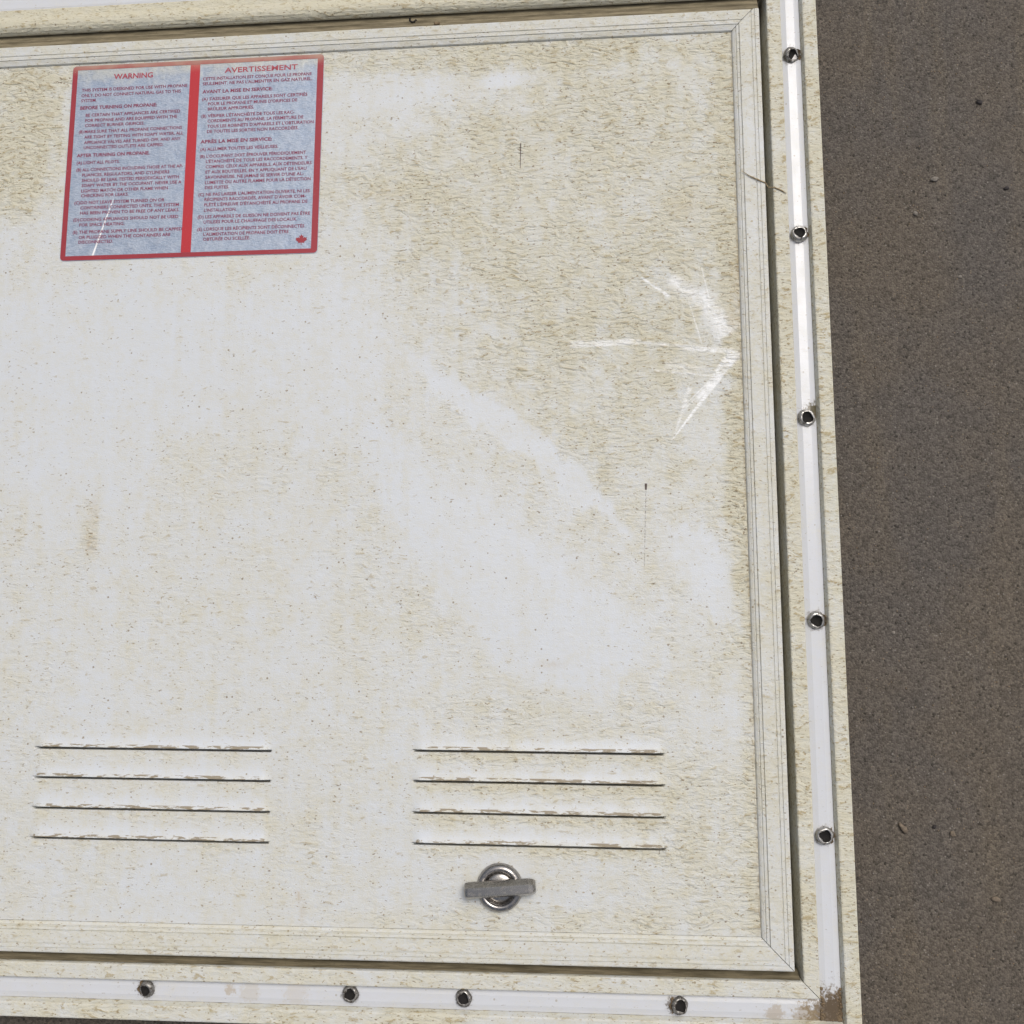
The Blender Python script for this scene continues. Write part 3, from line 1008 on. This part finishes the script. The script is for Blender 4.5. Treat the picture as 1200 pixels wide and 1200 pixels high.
border()
strip('red_divider', BM0, BM1, BB + 0.05, 113.8 - BT - 0.05, MAT_RED2, 0.31)

FONT = bpy.data.fonts.get('Bfont Regular') or None


def text_verts(s, size, bold):
    cu = bpy.data.curves.new('t', 'FONT')
    cu.body = s
    cu.size = 1.0
    cu.offset = bold
    cu.resolution_u = 2
    ob = bpy.data.objects.new('t', cu)
    COL.objects.link(ob)
    me_ = ob.to_mesh()
    v = np.empty(len(me_.vertices) * 3); me_.vertices.foreach_get('co', v)
    v = v.reshape(-1, 3)[:, :2]
    f = [tuple(p.vertices) for p in me_.polygons]
    ob.to_mesh_clear()
    bpy.data.objects.remove(ob); bpy.data.curves.remove(cu)
    return v, f


def lettering(name, lines, mat):
    """lines: (text, u, v baseline, cap height, width or None, bold)"""
    V, F = [], []
    for (s, u, v, cap, wid, bold) in lines:
        tv, tf = text_verts(s, 1.0, bold)
        if len(tv) == 0: continue
        ref = 0.70
        sx = cap / ref
        x0 = tv[:, 0].min(); w = tv[:, 0].max() - x0
        k = sx if wid is None else wid / w
        b = len(V)
        for (p, q) in tv:
            x, y = lab(u + (p - x0) * k, v + q * sx)
            V.append((x, y, Z0 + skin_z(x, y) + 0.30))
        F += [tuple(i + b for i in p) for p in tf]
    return mesh_obj(name, V, F, mat, label)


def rows_v(y):         # door y to label v
    return y - 140.0


CAP, CAPB = 1.75, 1.95
EN = [("THIS SYSTEM IS DESIGNED FOR USE WITH PROPANE", 6.0, 99.2, 60.5, 0), ("ONLY. DO NOT CONNECT NATURAL GAS TO THIS", 6.0, 96.0, 57, 0), ("SYSTEM.", 6.0, 93.0, None, 0),
      ("BEFORE TURNING ON PROPANE:", 5.8, 88.6, 44, 1),
      ("BE CERTAIN THAT APPLIANCES ARE CERTIFIED", 9.2, 84.3, 54, 0), ("FOR PROPANE AND ARE EQUIPPED WITH THE", 9.2, 81.2, 52.5, 0), ("CORRECT BURNER ORIFICES.", 9.2, 78.2, 34, 0),
      ("(B)", 5.9, 74.6, None, 0), ("MAKE SURE THAT ALL PROPANE CONNECTIONS", 9.2, 74.6, 55.5, 0), ("ARE TIGHT BY TESTING WITH SOAPY WATER, ALL", 9.2, 71.4, 56.5, 0),
      ("APPLIANCE VALVES ARE TURNED OFF, AND ANY", 9.3, 68.2, 55, 0), ("UNCONNECTED OUTLETS ARE CAPPED.", 9.3, 65.2, 45.5, 0),
      ("AFTER TURNING ON PROPANE.", 5.7, 60.6, 41.5, 1),
      ("(A) LIGHT ALL PILOTS.", 5.9, 56.4, 24.5, 0),
      ("(B)", 6.0, 52.3, None, 0), ("ALL CONNECTIONS INCLUDING THOSE AT THE AP-", 9.4, 52.3, 57, 0), ("PLIANCES, REGULATORS, AND CYLINDERS", 9.5, 49.2, 49.5, 0),
      ("SHOULD BE LEAK TESTED PERIODICALLY WITH", 9.5, 46.1, 55, 0), ("SOAPY WATER BY THE OCCUPANT. NEVER USE A", 9.6, 43.1, 56.5, 0),
      ("LIGHTED MATCH OR OTHER FLAME WHEN", 9.6, 40.0, 49, 0), ("CHECKING FOR LEAKS.", 9.7, 37.2, 27, 0),
      ("(C)", 6.2, 33.2, None, 0), ("DO NOT LEAVE SYSTEM TURNED ON OR", 9.7, 33.2, 47.5, 0), ("CONTAINERS CONNECTED UNTIL THE SYSTEM", 9.8, 30.2, 55.5, 0), ("HAS BEEN PROVEN TO BE FREE OF ANY LEAKS.", 9.8, 27.2, 56, 0),
      ("(D)", 6.3, 23.4, None, 0), ("COOKING APPLIANCES SHOULD NOT BE USED", 9.9, 23.4, 55.5, 0), ("FOR SPACE HEATING.", 9.9, 20.4, 25.5, 0),
      ("(E)", 6.4, 16.3, None, 0), ("THE PROPANE SUPPLY LINE SHOULD BE CAPPED", 9.9, 16.3, 58, 0), ("OR PLUGGED WHEN THE CONTAINERS ARE", 10.0, 13.3, 51.5, 0), ("DISCONNECTED.", 10.0, 10.6, 19.5, 0)]
FRN = [("CETTE INSTALLATION EST CON\u00c7UE POUR LE PROPANE", 75.2, 102.5, 61, 0), ("SEULEMENT. NE PAS L'ALIMENTER EN GAZ NATUREL.", 75.2, 99.6, 61.5, 0),
       ("AVANT LA MISE EN SERVICE:", 75.2, 94.8, 39.5, 1),
       ("(A) S'ASSURER QUE LES APPAREILS SONT CERTIFI\u00c9S", 75.3, 90.6, 59, 0), ("POUR LE PROPANE ET MUNIS D'ORIFICES DE", 78.8, 87.6, 50, 0), ("BR\u00dbLEUR APPROPRI\u00c9S.", 78.8, 84.6, 26, 0),
       ("(B) V\u00c9RIFIER L'\u00c9TANCH\u00c9IT\u00c9 DE TOUS LES RAC-", 75.4, 80.6, 52, 0), ("CORDEMENTS AU PROPANE, LA FERMETURE DE", 79.0, 77.6, 53.5, 0), ("TOUS LES ROBINETS D'APPAREILS ET L'OBTURATION", 79.0, 74.5, 59.3, 0), ("DE TOUTES LES SORTIES NON RACCORD\u00c9ES.", 79.0, 71.5, 51, 0),
       ("APR\u00c8S LA MISE EN SERVICE:", 75.6, 65.6, 40, 1),
       ("(A) ALLUMER TOUTES LES VEILLEUSES.", 75.7, 61.3, 43.5, 0),
       ("(B) L'OCCUPANT DOIT \u00c9PROUVER P\u00c9RIODIQUEMENT", 75.7, 57.2, 59, 0), ("L'\u00c9TANCH\u00c9IT\u00c9 DE TOUS LES RACCORDEMENTS, Y", 79.2, 54.2, 56.5, 0), ("COMPRIS CEUX AUX APPAREILS, AUX D\u00c9TENDEURS", 79.2, 51.1, 58.8, 0),
       ("ET AUX BOUTEILLES, EN Y APPLIQUANT DE L'EAU", 79.3, 48.1, 56, 0), ("SAVONNEUSE. NE JAMAIS SE SERVIR D'UNE AL-", 79.3, 45.1, 54.5, 0), ("LUMETTE OU AUTRE FLAMME POUR LA D\u00c9TECTION", 79.3, 42.1, 58.5, 0), ("DES FUITES.", 79.4, 39.2, 13.5, 0),
       ("(C) NE PAS LAISSER L'ALIMENTATION OUVERTE, NI LES", 76.0, 35.3, 61.5, 0), ("R\u00c9CIPIENTS RACCORD\u00c9S, AVANT D'AVOIR COM-", 79.5, 32.4, 56, 0), ("PL\u00c9T\u00c9 L'\u00c9PREUVE D'\u00c9TANCH\u00c9IT\u00c9 AU PROPANE DE", 79.5, 29.4, 57, 0), ("L'INSTALLATION.", 79.5, 26.3, 18, 0),
       ("(D) LES APPAREILS DE CUISSON NE DOIVENT PAS \u00caTRE", 76.2, 22.6, 62, 0), ("UTILIS\u00c9S POUR LE CHAUFFAGE DES LOCAUX.", 79.6, 19.6, 51.5, 0),
       ("(E) LORSQUE LES R\u00c9CIPIENTS SONT D\u00c9CONNECT\u00c9S", 76.3, 15.6, 59, 0), ("L'ALIMENTATION DE PROPANE DOIT \u00caTRE", 79.8, 12.7, 47, 0), ("OBTUR\u00c9E OU SCELL\u00c9E.", 79.8, 9.9, 26, 0)]
lettering('heading', [("WARNING", 24.0, 104.9, 3.0, 22.5, 0.026)], MAT_HEAD)
lettering('heading', [("AVERTISSEMENT", 87.2, 105.4, 3.0, 41.0, 0.018)], MAT_HEAD)
for L in (EN, FRN):
    lettering('lettering', [(s, u, v - 0.95, CAP if not b_ else CAPB, w, 0.02 if not b_ else 0.03) for (s, u, v, w, b_) in L], MAT_TEXT)
# faded red leaf emblem in the lower corner
leaf = [(0, 10), (1.6, 7), (3.4, 7.8), (2.7, 3.6), (4.9, 5.4), (5.6, 4.2), (8.4, 4.6), (7.6, 1.9), (9, 1.0), (4.4, -2.6), (5.0, -4.4), (0.45, -3.7), (0.5, -7.5)]
pts = leaf + [(-x, y) for x, y in leaf[::-1][0:]]
pts = [p for i, p in enumerate(pts) if i == 0 or p != pts[i - 1]]
if pts[-1] == pts[0]: pts = pts[:-1]
bm = bmesh.new()
vs = []
for (x, y) in pts:
    wx_, wy_ = lab(133.9 + x * 0.36, 7.4 + y * 0.36 * 0.95)
    vs.append(bm.verts.new((wx_ * MM, wy_ * MM, (Z0 + skin_z(wx_, wy_) + 0.30) * MM)))
f = bm.faces.new(vs)
bmesh.ops.triangulate(bm, faces=[f])
me = bpy.data.meshes.new('leaf_emblem'); bm.to_mesh(me); bm.free()
me.materials.append(MAT_RED)
o = bpy.data.objects.new('leaf_emblem', me); COL.objects.link(o); adopt(o, label)


# ------------------------------------------------------------------ small things
def tube(name, pts, rad, mat, parent=None, n=8):
    V, F = [], []
    P = [Vector(p) for p in pts]
    for i, p in enumerate(P):
        t = (P[min(i + 1, len(P) - 1)] - P[max(i - 1, 0)]).normalized()
        s_ = t.cross(Vector((0, 0, 1))).normalized(); u_ = s_.cross(t)
        r = rad[i] if isinstance(rad, (list, tuple)) else rad
        for j in range(n):
            a_ = 2 * math.pi * j / n
            V.append(p + (s_ * math.cos(a_) + u_ * math.sin(a_)) * r)
    for i in range(len(P) - 1):
        for j in range(n):
            k = (j + 1) % n
            F.append((i * n + j, i * n + k, (i + 1) * n + k, (i + 1) * n + j))
    F += [tuple(range(n))[::-1], tuple((len(P) - 1) * n + j for j in range(n))]
    return mesh_obj(name, [tuple(v) for v in V], F, mat, parent, True)


# a dry stem lying across the right hand trim and the gap
o = tube('dry_stem', [(119.5, 175.3, Z0 + 2.5), (123, 172.6, Z0 + 2.7), (127, 170.4, Z0 + 2.8), (130.6, 168.8, Z0 + 2.6), (133.0, 167.8, Z0 - 1.2), (135.8, 166.6, Z0 + 1.0), (139, 165.0, Z0 + 1.1), (141.4, 163.2, Z0 + 1.1)],
         [0.12, 0.25, 0.35, 0.3, 0.25, 0.3, 0.35, 0.15], MAT_STEM)
tag(o, 'thin dry brown stem lying across the right trim and gap', 'stem')
# wire clip hanging in the hinge trough
tube('wire_clip', [(-56.0, 273.6, Z0 - 2.4), (-55.8, 271.6, Z0 - 1.4), (-54.6, 270.4, Z0 - 1.0), (-53.2, 270.6, Z0 - 1.0), (-52.4, 272.0, Z0 - 1.6)], 0.55, MAT_DARK, door)
v, f_ = lump(-40.5, 267.2, Z0 + 1.6, 1.8, 1.0, 0.6, 5, 9, 6)
mesh_obj('mud_spot', v, f_, MAT_MUDB, door, True)


def pebble(x, y, r, sx, sy, rot, seed, mat, label_, flat=0.6):
    V, F = lump(0, 0, 0, r * sx, r * sy, r * flat, seed, 9, 6)
    c_, s_ = math.cos(rot), math.sin(rot)
    V = [(x + p[0] * c_ - p[1] * s_, y + p[0] * s_ + p[1] * c_, r * flat * 0.75 + p[2]) for p in V]
    o = mesh_obj('pebble', V, F, mat, None, True)
    tag(o, label_, 'pebble', 'loose pebbles on the asphalt')
    return o


PEBS = [  # x, y, radius, stretch x, y, rotation, material, label
    (227.0, 182.5, 1.9, 1.3, 0.8, 0.2, 0, 'largest pale grey pebble on the asphalt right of the frame top'),
    (216.0, 163.5, 1.5, 0.9, 1.1, 0.6, 0, 'small pale pebble just below the largest one'),
    (237.0, 127.5, 1.1, 1.2, 0.9, 0.0, 0, 'tiny bright white pebble alone on the asphalt near the upper right'),
    (227.5, 229.0, 0.9, 1.0, 1.0, 0.0, 0, 'tiny white pebble highest on the asphalt'),
    (193.0, -60.5, 1.2, 1.0, 0.9, 0.4, 0, 'lone bright speck of a pebble beside the second lowest right screw'),
    (192.6, -157.0, 2.3, 1.6, 0.7, -0.9, 1, 'long tan pebble lying beside the lowest right screw'),
    (216.5, -159.5, 1.7, 0.9, 1.1, 0.2, 1, 'round tan pebble to the right of the long tan one'),
    (207.8, -156.0, 1.3, 1.1, 0.8, 0.7, 2, 'dark pebble between the long and the round tan ones'),
    (235.0, -190.0, 2.0, 1.3, 0.8, -0.3, 1, 'brownish pebble lowest on the asphalt at the right'),
    (253.0, 226.0, 1.7, 1.3, 0.8, -0.5, 2, 'black chip highest on the asphalt near the right edge'),
    (264.0, 176.0, 1.5, 1.2, 0.8, 0.3, 2, 'black chip right of the largest pale pebble'),
]
for i, (x, y, r, sx, sy, ro, mi, lb) in enumerate(PEBS):
    pebble(x, y, r * 0.85, sx, sy, ro, 300 + i, MAT_PEB[mi], lb, 0.5)

# loose grit scattered over the asphalt: one uncountable mass
N = 5200
tv = np.array([(1, 0, -.2), (-.5, .86, -.2), (-.5, -.86, -.2), (0.1, 0, .8)])
gx = rng.uniform(110, 330, N); gy = rng.uniform(-300, 330, N)
gx2 = rng.uniform(-330, 110, 900); gy2 = rng.uniform(-300, -235, 900)
gx = np.concatenate([gx, gx2]); gy = np.concatenate([gy, gy2]); N = len(gx)
gr = 0.22 + 0.5 * rng.random(N) ** 4
ga = rng.uniform(0, 6.28, N)
V = np.zeros((N, 4, 3))
for i in range(4):
    x, y, z = tv[i]
    jit = rng.uniform(0.6, 1.3, N)
    V[:, i, 0] = gx + gr * jit * (x * np.cos(ga) - y * np.sin(ga))
    V[:, i, 1] = gy + gr * jit * (x * np.sin(ga) + y * np.cos(ga))
    V[:, i, 2] = gr * (z + 0.25)
V = V.reshape(-1, 3)
F = []
for i in range(N):
    b = 4 * i
    F += [(b, b + 1, b + 3), (b + 1, b + 2, b + 3), (b + 2, b, b + 3)]
o = mesh_obj('loose_grit', V, F, MAT_GRIT)
o['kind'] = 'stuff'
o['label'] = 'fine loose grit scattered over the asphalt'
o['category'] = 'grit'

sc.render.engine = 'CYCLES'
